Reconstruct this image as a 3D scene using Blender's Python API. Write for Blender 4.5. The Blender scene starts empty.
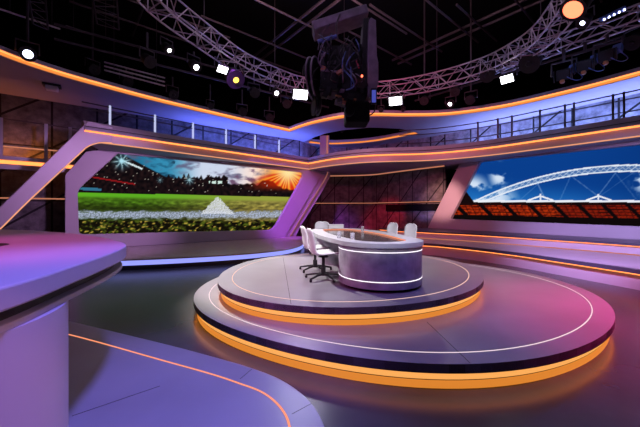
import bpy, bmesh, math, random
from mathutils import Vector, Matrix, noise
from mathutils.geometry import tessellate_polygon
random.seed(7)
PI = math.pi
S = bpy.context.scene
COL = S.collection
EYE = 1.77            # camera height over the studio floor
FPX, HY, CX = 320.0, 210.0, 320.0   # focal length, horizon row and centre column, in photograph pixels

# ---------------------------------------------------------------- plan helpers
def at(px, py, z):
    d = FPX * (EYE - z) / (py - HY)
    return ((px - CX) / FPX * d, d, z)

class VPlane:
    """upright plane: origin o, along-direction u (to the right), n towards the room"""
    def __init__(s, o, u):
        l = math.hypot(*u); s.o = o; s.u = (u[0] / l, u[1] / l); s.n = (s.u[1], -s.u[0])
    def p(s, t, z, w=0.0):
        return (s.o[0] + s.u[0] * t + s.n[0] * w, s.o[1] + s.u[1] * t + s.n[1] * w, z)
    def px(s, x, y, w=0.0):
        a, b = (x - CX) / FPX, (HY - y) / FPX
        d = (w + s.n[0] * s.o[0] + s.n[1] * s.o[1]) / (s.n[0] * a + s.n[1])
        return (a * d, d, EYE + b * d)

def to_px(p):
    return CX + FPX * p[0] / p[1], HY - FPX * (p[2] - EYE) / p[1]

def smooth(pts, n=8, closed=False):
    out = []; m = len(pts)
    rng = m if closed else m - 1
    for i in range(rng):
        g = lambda k: Vector(pts[k % m]) if closed else Vector(pts[min(max(k, 0), m - 1)])
        a, b, c, d = g(i - 1), g(i), g(i + 1), g(i + 2)
        for k in range(n):
            t = k / n
            out.append(tuple(0.5 * (2 * b + (c - a) * t + (2 * a - 5 * b + 4 * c - d) * t * t + (3 * b - a - 3 * c + d) * t ** 3)))
    if not closed: out.append(tuple(pts[-1]))
    return out

def normals2(path, closed=False):
    """mitred plan normals on the right-hand side of the walking direction"""
    n = len(path); res = []
    for i in range(n):
        def seg(a, b):
            dx, dy = path[b][0] - path[a][0], path[b][1] - path[a][1]
            l = math.hypot(dx, dy) or 1
            return dy / l, -dx / l
        if closed: p, q = seg((i - 1) % n, i), seg(i, (i + 1) % n)
        else:
            p = seg(i - 1, i) if i > 0 else seg(0, 1)
            q = seg(i, i + 1) if i < n - 1 else p
        mx, my = p[0] + q[0], p[1] + q[1]; l = math.hypot(mx, my) or 1
        mx, my = mx / l, my / l
        k = 1 / max(0.45, mx * p[0] + my * p[1])
        res.append((mx * k, my * k))
    return res

def offset(path, o, closed=False):
    return [(p[0] + n[0] * o, p[1] + n[1] * o) for p, n in zip(path, normals2(path, closed))]

# ---------------------------------------------------------------- mesh builder
class MB:
    def __init__(s): s.v = []; s.f = []; s.uv = {}
    def add(s, vs, fs):
        b = len(s.v); s.v += [tuple(v) for v in vs]; s.f += [tuple(i + b for i in f) for f in fs]; return s
    def box(s, c, size, rz=0, rx=0, ry=0, M=None):
        R = M or (Matrix.Rotation(rz, 3, 'Z') @ Matrix.Rotation(ry, 3, 'Y') @ Matrix.Rotation(rx, 3, 'X'))
        hx, hy, hz = size[0] / 2, size[1] / 2, size[2] / 2
        vs = [Vector(c) + R @ Vector((x, y, z)) for x in (-hx, hx) for y in (-hy, hy) for z in (-hz, hz)]
        return s.add(vs, [(0, 1, 3, 2), (4, 6, 7, 5), (0, 4, 5, 1), (2, 3, 7, 6), (0, 2, 6, 4), (1, 5, 7, 3)])
    def tube(s, pts, r, n=6, closed=False):
        pts = [Vector(p) for p in pts]; m = len(pts); rings = []
        up = None
        for i, p in enumerate(pts):
            if closed: t = pts[(i + 1) % m] - pts[i - 1]
            else: t = pts[min(i + 1, m - 1)] - pts[max(i - 1, 0)]
            t = t.normalized() if t.length > 1e-9 else Vector((0, 0, 1))
            if up is None: up = Vector((0, 0, 1)) if abs(t.z) < 0.9 else Vector((1, 0, 0))
            a = t.cross(up)
            if a.length < 1e-4: a = t.orthogonal()
            a.normalize(); b = a.cross(t).normalized(); up = b
            rr = r[i] if isinstance(r, (list, tuple)) else r
            rings.append([p + a * (math.cos(2 * PI * k / n) * rr) + b * (math.sin(2 * PI * k / n) * rr) for k in range(n)])
        vs = [v for g in rings for v in g]; fs = []
        for i in range(m if closed else m - 1):
            j = (i + 1) % m
            for k in range(n): fs.append((i * n + k, i * n + (k + 1) % n, j * n + (k + 1) % n, j * n + k))
        if not closed: fs += [tuple(range(n - 1, -1, -1)), tuple((m - 1) * n + k for k in range(n))]
        return s.add(vs, fs)
    def lathe(s, prof, c=(0, 0, 0), n=24, M=None, cap=True):
        """prof: (radius, height) from bottom to top"""
        vs = []
        for r, h in prof:
            for k in range(n):
                v = Vector((math.cos(2 * PI * k / n) * r, math.sin(2 * PI * k / n) * r, h))
                if M: v = M @ v
                vs.append(Vector(c) + v)
        fs = []
        for i in range(len(prof) - 1):
            for k in range(n): fs.append((i * n + k, i * n + (k + 1) % n, (i + 1) * n + (k + 1) % n, (i + 1) * n + k))
        if cap:
            if prof[0][0] > 1e-4: fs.append(tuple(range(n - 1, -1, -1)))
            if prof[-1][0] > 1e-4: fs.append(tuple((len(prof) - 1) * n + k for k in range(n)))
        return s.add(vs, fs)
    def sweep(s, path, prof, closed=False, loop=False, uv=False):
        """prof: (offset towards the right-hand side, z)"""
        N = normals2(path, closed); m = len(path); q = len(prof); b = len(s.v); vs = []; fs = []
        for p, nn in zip(path, N):
            for o, z in prof: vs.append((p[0] + nn[0] * o, p[1] + nn[1] * o, z))
        for i in range(m if closed else m - 1):
            j = (i + 1) % m
            for k in range(q if loop else q - 1):
                l = (k + 1) % q
                fs.append((i * q + k, j * q + k, j * q + l, i * q + l))
        if loop and not closed: fs += [tuple(range(q)), tuple((m - 1) * q + k for k in range(q - 1, -1, -1))]
        if uv:
            L = 0
            for i in range(m):
                if i: L += math.hypot(path[i][0] - path[i - 1][0], path[i][1] - path[i - 1][1])
                for k in range(q): s.uv[b + i * q + k] = (L, prof[k][1])
        return s.add(vs, fs)
    def prism(s, loops, z0, z1):
        """flat plan polygon (first loop) with holes, between two heights"""
        return s.plate([[(p[0], p[1], z1) for p in l] for l in loops], (0, 0, z0 - z1))
    def plate(s, loops, vec):
        loops = [[Vector(p) for p in l] for l in loops]
        flat = [p for l in loops for p in l]; n = len(flat); vec = Vector(vec)
        tri = tessellate_polygon(loops)
        nrm = Vector((0, 0, 0))
        l0 = loops[0]
        for i in range(len(l0)): nrm += l0[i].cross(l0[(i + 1) % len(l0)])
        fs = []
        for t in tri:
            a, b, c = (flat[i] for i in t)
            if ((b - a).cross(c - a)).dot(-vec) < 0: t = (t[0], t[2], t[1])
            fs.append(tuple(t)); fs.append(tuple(i + n for i in reversed(t)))
        o = 0
        for l in loops:
            m = len(l)
            for k in range(m):
                i, j = o + k, o + (k + 1) % m
                fs.append((i, i + n, j + n, j))
            o += m
        return s.add(flat + [p + vec for p in flat], fs)
    def grid(s, P, nu, nv):
        vs = [P(i / nu, j / nv) for j in range(nv + 1) for i in range(nu + 1)]
        return s.add(vs, [(j * (nu + 1) + i, j * (nu + 1) + i + 1, (j + 1) * (nu + 1) + i + 1, (j + 1) * (nu + 1) + i) for j in range(nv) for i in range(nu)])
    def build(s, name, mat, parent=None, sm=False, bevel=0, solid=0, fix=True):
        me = bpy.data.meshes.new(name)
        off = Vector(parent.location) if parent else Vector((0, 0, 0))
        g = parent
        while g and g.parent: g = g.parent; off += g.location
        me.from_pydata([tuple(Vector(v) - off) for v in s.v], [], s.f)
        if s.uv:
            ul = me.uv_layers.new(name='UVMap')
            for l in me.loops: ul.data[l.index].uv = s.uv.get(l.vertex_index, (0, 0))
        if fix:
            bm = bmesh.new(); bm.from_mesh(me); bmesh.ops.recalc_face_normals(bm, faces=bm.faces); bm.to_mesh(me); bm.free()
        me.materials.append(mat)
        o = bpy.data.objects.new(name, me); COL.objects.link(o)
        if parent: o.parent = parent
        if sm:
            for p in me.polygons: p.use_smooth = True
            try: me.set_sharp_from_angle(angle=math.radians(38))
            except Exception: pass
        if solid:
            m = o.modifiers.new('thick', 'SOLIDIFY'); m.thickness = solid; m.offset = 0
        if bevel:
            m = o.modifiers.new('bev', 'BEVEL'); m.width = bevel; m.segments = 2; m.limit_method = 'ANGLE'
        return o

def tag(o, label=None, cat=None, group=None, kind=None):
    if label: o['label'] = label
    if cat: o['category'] = cat
    if group: o['group'] = group
    if kind: o['kind'] = kind
    return o
def thing(name, loc, label, cat, group=None, kind=None):
    o = bpy.data.objects.new(name, None); o.empty_display_size = 0.1; o.location = loc; COL.objects.link(o)
    return tag(o, label, cat, group, kind)
def copy_tree(o, parent=None):
    c = o.copy(); COL.objects.link(c)
    if parent: c.parent = parent
    for ch in list(o.children): copy_tree(ch, c)
    return c

# ---------------------------------------------------------------- materials
def nodes(name):
    m = bpy.data.materials.new(name); m.use_nodes = True
    nt = m.node_tree; return m, nt, nt.nodes['Principled BSDF']
def paint(name, c, rough=0.5, metal=0.0, var=0.06, scale=6.0, bump=0.0, spec=0.5):
    m, nt, b = nodes(name)
    b.inputs['Roughness'].default_value = rough; b.inputs['Metallic'].default_value = metal
    b.inputs['Specular IOR Level'].default_value = spec
    tc = nt.nodes.new('ShaderNodeTexCoord'); nz = nt.nodes.new('ShaderNodeTexNoise'); nz.inputs['Scale'].default_value = scale
    nz.inputs['Detail'].default_value = 4
    rp = nt.nodes.new('ShaderNodeValToRGB')
    rp.color_ramp.elements[0].position = 0.3; rp.color_ramp.elements[1].position = 0.7
    rp.color_ramp.elements[0].color = [max(0, x * (1 - var)) for x in c] + [1]
    rp.color_ramp.elements[1].color = [min(1, x * (1 + var)) for x in c] + [1]
    nt.links.new(tc.outputs['Object'], nz.inputs['Vector']); nt.links.new(nz.outputs['Fac'], rp.inputs['Fac'])
    nt.links.new(rp.outputs['Color'], b.inputs['Base Color'])
    if bump:
        bp = nt.nodes.new('ShaderNodeBump'); bp.inputs['Strength'].default_value = bump; bp.inputs['Distance'].default_value = 0.02
        nt.links.new(nz.outputs['Fac'], bp.inputs['Height']); nt.links.new(bp.outputs['Normal'], b.inputs['Normal'])
    return m
def glow(name, c, st):
    m = bpy.data.materials.new(name); m.use_nodes = True; nt = m.node_tree; nt.nodes.clear()
    e = nt.nodes.new('ShaderNodeEmission'); e.inputs['Color'].default_value = (*c, 1); e.inputs['Strength'].default_value = st
    o = nt.nodes.new('ShaderNodeOutputMaterial'); nt.links.new(e.outputs[0], o.inputs[0]); return m
def led_picture(name, st):
    m = bpy.data.materials.new(name); m.use_nodes = True; nt = m.node_tree; nt.nodes.clear()
    a = nt.nodes.new('ShaderNodeVertexColor'); a.layer_name = 'picture'
    e = nt.nodes.new('ShaderNodeEmission'); e.inputs['Strength'].default_value = st
    o = nt.nodes.new('ShaderNodeOutputMaterial'); nt.links.new(a.outputs['Color'], e.inputs['Color']); nt.links.new(e.outputs[0], o.inputs[0]); return m
def concrete(name, c, pw=0.95, ph=2.2):
    """cast concrete cladding: blotches, black vertical joints and a diagonal joint in each panel pair"""
    m, nt, b = nodes(name); N = nt.nodes; L = nt.links
    b.inputs['Roughness'].default_value = 0.75
    uv = N.new('ShaderNodeUVMap'); sep = N.new('ShaderNodeSeparateXYZ'); L.new(uv.outputs[0], sep.inputs[0])
    def mth(op, a, bb=None):
        n = N.new('ShaderNodeMath'); n.operation = op
        for i, x in enumerate((a, bb)):
            if x is None: continue
            if hasattr(x, 'links'): L.new(x, n.inputs[i])
            else: n.inputs[i].default_value = x
        return n.outputs[0]
    u = mth('DIVIDE', sep.outputs[0], pw); v = mth('DIVIDE', sep.outputs[1], ph)
    fu = mth('FRACT', u); j = mth('LESS_THAN', fu, 0.05)
    u2 = mth('FRACT', mth('DIVIDE', sep.outputs[0], pw * 2)); fv = mth('FRACT', mth('ADD', v, 0.02))
    dg = mth('LESS_THAN', mth('ABSOLUTE', mth('SUBTRACT', u2, fv)), 0.022)
    hz = mth('LESS_THAN', fv, 0.025)
    k = mth('MAXIMUM', mth('MAXIMUM', j, dg), hz)
    n1 = N.new('ShaderNodeTexNoise'); n1.inputs['Scale'].default_value = 2.6; n1.inputs['Detail'].default_value = 8; n1.inputs['Roughness'].default_value = 0.65
    L.new(uv.outputs[0], n1.inputs['Vector'])
    rp = N.new('ShaderNodeValToRGB'); e = rp.color_ramp.elements
    e[0].position = 0.33; e[1].position = 0.72
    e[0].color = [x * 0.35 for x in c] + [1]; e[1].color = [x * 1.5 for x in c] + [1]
    L.new(n1.outputs['Fac'], rp.inputs['Fac'])
    mx = N.new('ShaderNodeMix'); mx.data_type = 'RGBA'
    L.new(k, mx.inputs[0]); L.new(rp.outputs['Color'], mx.inputs[6]); mx.inputs[7].default_value = (0.004, 0.004, 0.005, 1)
    L.new(mx.outputs[2], b.inputs['Base Color'])
    bp = N.new('ShaderNodeBump'); bp.inputs['Strength'].default_value = 0.5; bp.inputs['Distance'].default_value = 0.03
    L.new(n1.outputs['Fac'], bp.inputs['Height']); L.new(bp.outputs['Normal'], b.inputs['Normal'])
    return m

M = {}
M['set'] = paint('set_paint', (0.40, 0.36, 0.43), 0.42, var=0.03, scale=1.5)
M['soffit'] = paint('soffit_paint', (0.36, 0.33, 0.42), 0.6, var=0.03, scale=1.5)
M['deck'] = paint('podium_laminate', (0.245, 0.235, 0.255), 0.34, var=0.10, scale=1.2)
M['riser'] = paint('riser_white', (0.72, 0.70, 0.70), 0.5, var=0.02)
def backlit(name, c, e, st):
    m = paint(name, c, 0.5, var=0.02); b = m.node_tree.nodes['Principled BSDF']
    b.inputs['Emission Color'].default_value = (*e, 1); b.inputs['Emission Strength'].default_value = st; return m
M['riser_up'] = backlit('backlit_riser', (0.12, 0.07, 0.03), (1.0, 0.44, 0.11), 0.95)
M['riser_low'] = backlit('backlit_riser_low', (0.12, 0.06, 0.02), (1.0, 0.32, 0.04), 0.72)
M['edge'] = paint('dark_edge', (0.014, 0.007, 0.007), 0.5)
M['floor'] = paint('floor_gloss', (0.060, 0.058, 0.060), 0.26, var=0.35, scale=0.8, spec=0.35)
M['black'] = paint('black_paint', (0.004, 0.004, 0.005), 0.9, spec=0.1)
M['steel'] = paint('dark_steel', (0.075, 0.06, 0.07), 0.5, metal=0.4)
M['rig'] = paint('rig_black', (0.008, 0.0075, 0.009), 0.55)
M['rigpurple'] = paint('rig_grey_plate', (0.20, 0.15, 0.21), 0.5, var=0.25)
M['alu'] = paint('truss_aluminium', (0.50, 0.42, 0.47), 0.4, metal=0.6)
M['post'] = paint('post_white', (0.85, 0.85, 0.9), 0.4, var=0.01)
M['litpost'] = glow('lit_post', (0.62, 0.66, 1.0), 0.85)
M['white'] = paint('chair_white', (0.80, 0.78, 0.80), 0.45, var=0.02)
M['deskstone'] = paint('desk_microcement', (0.36, 0.34, 0.40), 0.55, var=0.28, scale=5.0, bump=0.15)
M['desktop'] = paint('desk_top_grey', (0.52, 0.52, 0.54), 0.35, var=0.05)
M['inlay'] = paint('desk_dark_inlay', (0.10, 0.085, 0.09), 0.12)
M['dtread'] = paint('dark_tread', (0.05, 0.05, 0.08), 0.35)
M['conc'] = concrete('concrete_cladding', (0.135, 0.125, 0.13))
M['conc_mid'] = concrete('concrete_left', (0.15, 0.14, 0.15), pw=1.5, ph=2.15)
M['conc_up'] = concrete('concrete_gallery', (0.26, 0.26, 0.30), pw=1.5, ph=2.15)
ORANGE = (1.0, 0.36, 0.07)
M['amber'] = glow('amber_led', (1.0, 0.25, 0.06), 2.4)
M['amber_halo'] = glow('amber_halo_led', (1.0, 0.29, 0.055), 1.0)
M['amber_core'] = glow('amber_core_led', (1.0, 0.26, 0.065), 2.3)
M['amber_hid'] = glow('amber_cove_led', (1.0, 0.25, 0.03), 5.0)
M['amber_thin'] = glow('amber_thin_led', (1.0, 0.42, 0.22), 0.9)
M['wallline'] = glow('wall_line_led', (1.0, 0.36, 0.20), 0.55)
M['pinkline'] = glow('warm_white_line', (1.0, 0.66, 0.52), 1.1)
M['whiteline'] = glow('white_line', (1.0, 0.93, 1.0), 1.6)
M['paleline'] = glow('pale_pink_line', (1.0, 0.80, 0.84), 1.0)
M['salmon'] = glow('salmon_line', (1.0, 0.33, 0.17), 1.1)
M['blue'] = glow('blue_white_led', (0.30, 0.33, 1.0), 1.15)
M['lens_w'] = glow('lamp_white', (0.93, 0.95, 1.0), 9.0)
M['lens_b'] = glow('lamp_blue_white', (0.70, 0.72, 1.0), 6.0)
M['lens_r'] = glow('lamp_red', (1.0, 0.15, 0.07), 3.6)
M['lens_glint'] = glow('amber_glint', (1.0, 0.55, 0.08), 3.0)  # glow put in for the amber reflection on a dark lens
M['lens_c'] = glow('lamp_cyan', (0.2, 0.7, 1.0), 2.5)
M['screenblue'] = glow('monitor_blue', (0.10, 0.12, 0.65), 0.6)
M['blue_lit'] = paint('blue_lit_housing', (0.10, 0.16, 0.42), 0.4)  # blue lamplight put into the colour of housings and cables
M['orangegear'] = paint('orange_gear', (0.40, 0.14, 0.05), 0.5)
M['redgear'] = paint('red_housing', (0.35, 0.03, 0.05), 0.5)
m, nt, b = nodes('clear_glass'); b.inputs['Transmission Weight'].default_value = 0.75; b.inputs['Roughness'].default_value = 0.12; b.inputs['IOR'].default_value = 1.3
b.inputs['Base Color'].default_value = (0.95, 0.95, 1, 1); M['glass'] = m

# ---------------------------------------------------------------- planes of the set
LP = VPlane((-6.1, 14.0), (0.795, 0.607))      # left screen wall
RP = VPlane((9.3, 12.4), (0.666, -1.0))        # right screen wall
DECK_Z = 4.03
# gallery front edge (plan): straight left run, inside corner, sweeping right run
F_left = [(-7.75, 10.5), (-6.4, 11.9), (-4.1, 14.15), (-2.2, 16.2), (-0.62, 17.95)]
F_left = [(-7.75 + 7.13 * k / 10, 10.5 + 7.45 * k / 10) for k in range(11)]
F_right = smooth([(-0.62, 17.95), (0.15, 16.95), (1.0, 16.1), (2.1, 15.4), (3.3, 15.05), (4.7, 14.85), (5.9, 14.3), (7.1, 13.35), (8.2, 12.05), (10.0, 9.75), (12.0, 7.0), (13.5, 4.9)], 6)
F_path = F_left + F_right[1:]
# upper wall line (behind the gallery) and lower wall line
UP_wall = [(-18.0, 7.43), (-1.3, 20.2)]
UP_back = [(-1.3, 20.2), (-0.2, 22.4), (3.0, 22.4), (5.4, 20.3), (7.2, 18.55)]
UP_right = [(7.2, 18.55), (9.45, 15.8), (14.8, 7.75), (17.0, 4.4)]
LOW_back = [(-1.3, 20.2), (-0.6, 21.3), (3.4, 20.9), (5.3, 18.2), (6.5, 16.7)]

# ---------------------------------------------------------------- setting
def structure(name, mb, mat, label=None, **k):
    o = mb.build(name, mat, None, **k); o['kind'] = 'structure'
    if label: tag(o, label, 'wall')
    return o
mb = MB(); mb.box((0, 11, -0.05), (44, 34, 0.1)); structure('floor', mb, M['floor'], 'dark glossy studio floor around the round podium')['category'] = 'floor'
mb = MB(); mb.box((0, 11, 11.6), (44, 34, 0.1)); structure('ceiling', mb, M['black'], 'black studio ceiling above the lighting grid')['category'] = 'ceiling'
mb = MB(); mb.box((0, 27.5, 5.8), (44, 0.2, 11.7)); structure('wall_far', mb, M['black'], 'black studio wall far behind the set')
mb = MB(); mb.box((-21.5, 11, 5.8), (0.2, 34, 11.7)); structure('wall_west', mb, M['black'], 'black studio wall outside the set on the left')
mb = MB(); mb.box((21.5, 11, 5.8), (0.2, 34, 11.7)); structure('wall_east', mb, M['black'], 'black studio wall outside the set on the right')
WP = [(0, 6.6), (0, 0)]
mb = MB(); mb.sweep(UP_wall, [(0.0, 6.6), (0.0, 0.0), (-0.15, 0.0), (-0.15, 6.6)], loop=True, uv=True); structure('wall_left', mb, M['conc_mid'], 'dark concrete panel wall behind the left screen frame')
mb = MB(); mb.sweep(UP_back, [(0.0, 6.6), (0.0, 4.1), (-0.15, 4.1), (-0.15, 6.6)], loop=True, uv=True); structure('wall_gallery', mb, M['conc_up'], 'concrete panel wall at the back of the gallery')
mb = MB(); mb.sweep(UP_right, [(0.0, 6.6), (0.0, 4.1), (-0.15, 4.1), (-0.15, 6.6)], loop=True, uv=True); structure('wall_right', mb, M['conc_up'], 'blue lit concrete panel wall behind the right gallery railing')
mb = MB(); mb.sweep(LOW_back, [(0.0, 3.98), (0.0, 0.0), (-0.15, 0.0), (-0.15, 3.98)], loop=True, uv=True); structure('wall_back', mb, M['conc'], 'dark red lit concrete panel wall between the two screens')
# thin light lines on the walls
def wall_line(name, path, z, h, mat):
    mb = MB(); mb.sweep(path, [(0.012, z), (0.035, z), (0.035, z + h), (0.012, z + h)], loop=True)
    o = mb.build(name, mat); o['kind'] = 'structure'; return o
wall_line('trim_1', LOW_back, 2.2, 0.035, M['wallline'])
wall_line('trim_2', [(-18.0, 7.43), (-7.0, 15.84)], 2.2, 0.045, M['wallline'])
wall_line('trim_3', [(-18.0, 7.43), (-9.0, 14.31)], 4.15, 0.05, M['wallline'])

# black slot in the back wall
t = thing('wall_slot', (4.6, 18.9, 1.7), 'long black horizontal slot on the concrete wall beside the right screen leg', 'wall slot')
mb = MB(); pth = [(4.15, 19.85), (5.3, 18.2), (6.45, 16.65)]; mb.sweep(pth, [(0.02, 2.1), (0.10, 2.1), (0.10, 1.72), (0.02, 1.72)], loop=True); mb.build('slot_cover', M['black'], t)

# ---------------------------------------------------------------- overhead halo canopy
H_left = smooth([(-8.9, 6.4), (-9.15, 7.9), (-9.05, 9.2), (-8.55, 10.4), (-7.75, 11.55), (-6.55, 13.05), (-4.55, 15.15), (-2.9, 16.8), (-1.72, 18.0)], 6)
H_right = smooth([(-1.72, 18.0), (-0.95, 17.0), (-0.15, 16.2), (1.05, 15.35), (2.35, 15.0), (4.2, 15.05), (6.05, 14.85), (7.9, 13.8), (9.35, 12.15), (10.5, 10.4), (11.8, 8.0), (13.0, 5.2)], 6)
H_path = H_left + H_right[1:]
hole = [(-1.0, 20.6), (-0.3, 19.2), (0.4, 18.25), (1.2, 17.6), (2.66, 17.0), (4.3, 17.25), (5.0, 17.7), (5.65, 18.35), (4.4, 19.7), (3.6, 20.45), (2.6, 21.0), (1.2, 21.4), (0.1, 21.4), (-0.7, 21.0)]
halo = thing('overhead_canopy', (0, 17, 6.15), 'sweeping lavender overhead canopy with a glowing amber rim under the black ceiling', 'canopy')
outer = H_path + [(17.3, 4.3), (14.95, 7.8), (9.6, 15.9), (7.3, 18.7), (5.5, 20.5), (3.1, 22.6), (-0.4, 22.6), (-1.4, 20.4), (-18, 7.6), (-15, 5)]
mb = MB(); mb.prism([outer, hole], 6.15, 6.45); mb.build('soffit', M['soffit'], halo)
mb = MB(); mb.sweep(H_path, [(0.015, 6.17), (0.06, 6.17), (0.06, 6.24), (0.015, 6.24)], loop=True); mb.build('diffuser', M['amber_halo'], halo)
mb = MB(); mb.sweep(H_path, [(0.015, 6.24), (0.062, 6.24), (0.062, 6.29), (0.015, 6.29)], loop=True); mb.build('light_strip', M['amber_core'], halo)
mb = MB(); mb.sweep(H_path, [(0.0, 6.295), (0.11, 6.295), (0.11, 6.40), (0.0, 6.40)], loop=True); mb.build('rim', M['set'], halo)
far = list(reversed([(5.65, 18.35), (4.4, 19.7), (3.6, 20.45), (2.6, 21.0), (1.2, 21.4), (0.1, 21.4), (-0.7, 21.0)]))
mb = MB(); mb.sweep(smooth(far, 4), [(0.02, 6.17), (0.07, 6.17), (0.07, 6.26), (0.02, 6.26)], loop=True); mb.build('light_strip', M['amber_halo'], halo)

# ---------------------------------------------------------------- gallery balcony
gal = thing('gallery_balcony', (0, 15, DECK_Z), 'raised gallery balcony band with amber light strips running above both screens', 'balcony')
mb = MB()
deck = offset(F_path, -0.1) + [(16.8, 4.3), (14.7, 7.6), (9.35, 15.7), (7.1, 18.45), (5.4, 20.1), (3.0, 22.3), (-0.2, 22.3), (-1.25, 20.05), (-9.0, 14.15)]
mb.prism([deck], DECK_Z, DECK_Z + 0.1); mb.build('deck', M['soffit'], gal)
mb = MB(); mb.sweep(F_path, [(-0.42, 4.74), (-0.06, 4.72), (0.13, 4.52), (0.10, 4.50), (0.12, 4.485), (0.2, 4.40), (0.2, 4.375), (0.02, 4.37), (0.02, 4.06), (-0.42, 4.06)], loop=True)
mb.build('fascia', M['set'], gal)
mb = MB(); mb.sweep(F_path, [(0.055, 4.33), (0.155, 4.335), (0.155, 4.368), (0.055, 4.368)], loop=True); mb.build('light_strip', M['amber'], gal)
mb = MB(); mb.sweep(F_path, [(0.03, 4.03), (0.065, 4.03), (0.065, 4.065), (0.03, 4.065)], loop=True); mb.build('light_strip', M['amber_thin'], gal)
mb = MB(); mb.sweep(offset(F_path, 0.0), [(0.122, 4.497), (0.135, 4.497), (0.135, 4.515), (0.122, 4.515)], loop=True); mb.build('shadow_gap', M['edge'], gal)
# inner lip by the back wall
lip = [(-0.4, 20.95), (1.5, 20.85), (3.3, 20.3), (4.4, 18.8), (5.4, 17.4), (6.3, 16.2)]
mb = MB(); mb.sweep(smooth(lip, 4), [(0.0, 4.02), (0.05, 4.02), (0.05, 3.97), (0.0, 3.97)], loop=True); mb.build('light_strip', M['wallline'], gal)

# lower walkway at far left
lw = thing('side_walkway', (-11, 11, 3.5), 'lower side walkway with amber strip behind the slanted arm at left', 'walkway')
wpath = smooth([(-14.5, 8.3), (-12.6, 9.7), (-10.9, 10.95), (-9.75, 12.05), (-8.9, 13.0)], 4)
mb = MB(); mb.prism([offset(wpath, -0.05) + [(-9.6, 13.75), (-15.5, 9.2)]], 3.45, 3.62); mb.build('deck', M['set'], lw)
mb = MB(); mb.sweep(wpath, [(0.0, 3.50), (0.1, 3.50), (0.1, 3.62), (0.0, 3.62)], loop=True); mb.build('fascia', M['set'], lw)
mb = MB(); mb.sweep(wpath, [(0.0, 3.36), (0.06, 3.36), (0.06, 3.48), (0.0, 3.48)], loop=True); mb.build('light_strip', M['amber'], lw)
mb = MB(); mb.sweep(wpath, [(-0.1, 3.18), (0.04, 3.18), (0.04, 3.34), (-0.1, 3.34)], loop=True); mb.build('lower_fascia', M['set'], lw)

# railings
def railing(name, path, z0, z1, post_at, mat, r, label, rails, brace=0.0):
    t = thing(name, (path[0][0], path[0][1], z0), label, 'railing')
    for (x, y) in post_at:
        MB().box((x, y, (z0 + z1) / 2), (r * 2, r * 2, z1 - z0), rz=PI / 4).build('post', mat, t)
    for z in rails: MB().tube([(p[0], p[1], z) for p in path], 0.022, 6).build('rail', M['steel'], t)
    return t
def plan_hit(path, px):
    a = (px - CX) / FPX
    for i in range(len(path) - 1):
        p, q = path[i], path[i + 1]
        f0, f1 = p[0] - a * p[1], q[0] - a * q[1]
        if f0 * f1 <= 0:
            k = f0 / (f0 - f1); return (p[0] + (q[0] - p[0]) * k, p[1] + (q[1] - p[1]) * k)
rl = offset(F_left, -0.33); rl = rl[:-1]
railing('gallery_railing', rl, DECK_Z + .1, 5.46, [plan_hit(rl, x) for x in (110, 155, 193, 226, 255, 279)], M['litpost'], 0.03,
        'gallery railing with glowing white posts above the football pitch screen', (5.4, 5.2))
rr = offset(F_right, -0.33)[26:]
railing('gallery_railing', rr, DECK_Z + .1, 5.62, [plan_hit(rr, x) for x in (478, 498, 512, 540, 565, 574, 613, 624)], M['steel'], 0.03,
        'dark metal gallery railing above the blue sky screen', (5.58, 5.35, 4.95))
wr = offset(wpath, -0.12)
railing('walkway_railing', wr, 3.62, 4.95, [plan_hit(wr, x) for x in (1, 46, 70)], M['set'], 0.05, 'lavender handrail with thick posts on the side walkway', (4.93,))

# support post
t = thing('support_post', (0.3, 19.0, DECK_Z + .1), 'square lavender post standing on the gallery at the inside corner', 'post')
MB().box((0.27, 19.0, (DECK_Z + .1 + 6.15) / 2), (0.55, 0.4, 6.15 - DECK_Z - .1)).build('shaft', M['set'], t)
MB().box((0.42, 18.79, (DECK_Z + .1 + 6.15) / 2), (0.05, 0.03, 6.15 - DECK_Z - .1)).build('edge_line', M['wallline'], t)

# ---------------------------------------------------------------- left screen and its frame
def rounded(pts, rad, n=5):
    out = []; m = len(pts)
    for i in range(m):
        p = Vector(pts[i]); a = Vector(pts[i - 1]) - p; c = Vector(pts[(i + 1) % m]) - p
        r = min(rad[i] if isinstance(rad, (list, tuple)) else rad, a.length * .45, c.length * .45)
        if r < 1e-3: out.append(tuple(p)); continue
        s, e = p + a.normalized() * r, p + c.normalized() * r
        for k in range(n + 1):
            t = k / n; out.append(tuple(s * (1 - t) ** 2 + p * 2 * t * (1 - t) + e * t * t))
    return out
fl = thing('screen_frame', LP.p(0, 0.33, 0.1), 'lavender screen frame with slanted legs around the football pitch screen', 'screen frame')
W = 0.22
open_l = rounded([LP.px(79, 234.5, W), LP.px(77.5, 190, W), LP.px(118, 153.5, W), LP.px(303.5, 172.3, W), LP.px(303.2, 176.5, W), LP.px(273.5, 230, W)], [.15, .2, .05, .1, .12, .35])
def zfix(p, z, pl=None): return (p[0], p[1], z)
outl = [zfix(LP.px(65, 240, W), 0.33), LP.px(65, 175, W), LP.px(86, 151.5, W), zfix(LP.px(99, 147, W), DECK_Z),
        zfix(LP.px(321, 168, W), DECK_Z), LP.px(320.5, 176, W), LP.px(313, 190, W), zfix(LP.px(285, 236, W), 0.33)]
mb = MB(); mb.plate([outl, open_l], (-LP.n[0] * .2, -LP.n[1] * .2, 0)); mb.build('surround', M['set'], fl, bevel=0.02)
def strip_poly(pl, pts, w):   # edge list in pixels -> points on the plane
    return [pl.px(x, y, w) for x, y in pts]
W2 = 0.14
leg_in = [(316, 166), (319, 176), (312, 190), (283, 238), (289.5, 238), (317.5, 191), (326.5, 175), (327.5, 166)]
leg_out = [(322, 166), (325, 175), (316, 191), (288, 238), (295, 238), (301.5, 225), (322.5, 191), (329.8, 177), (331.5, 166)]
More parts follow.
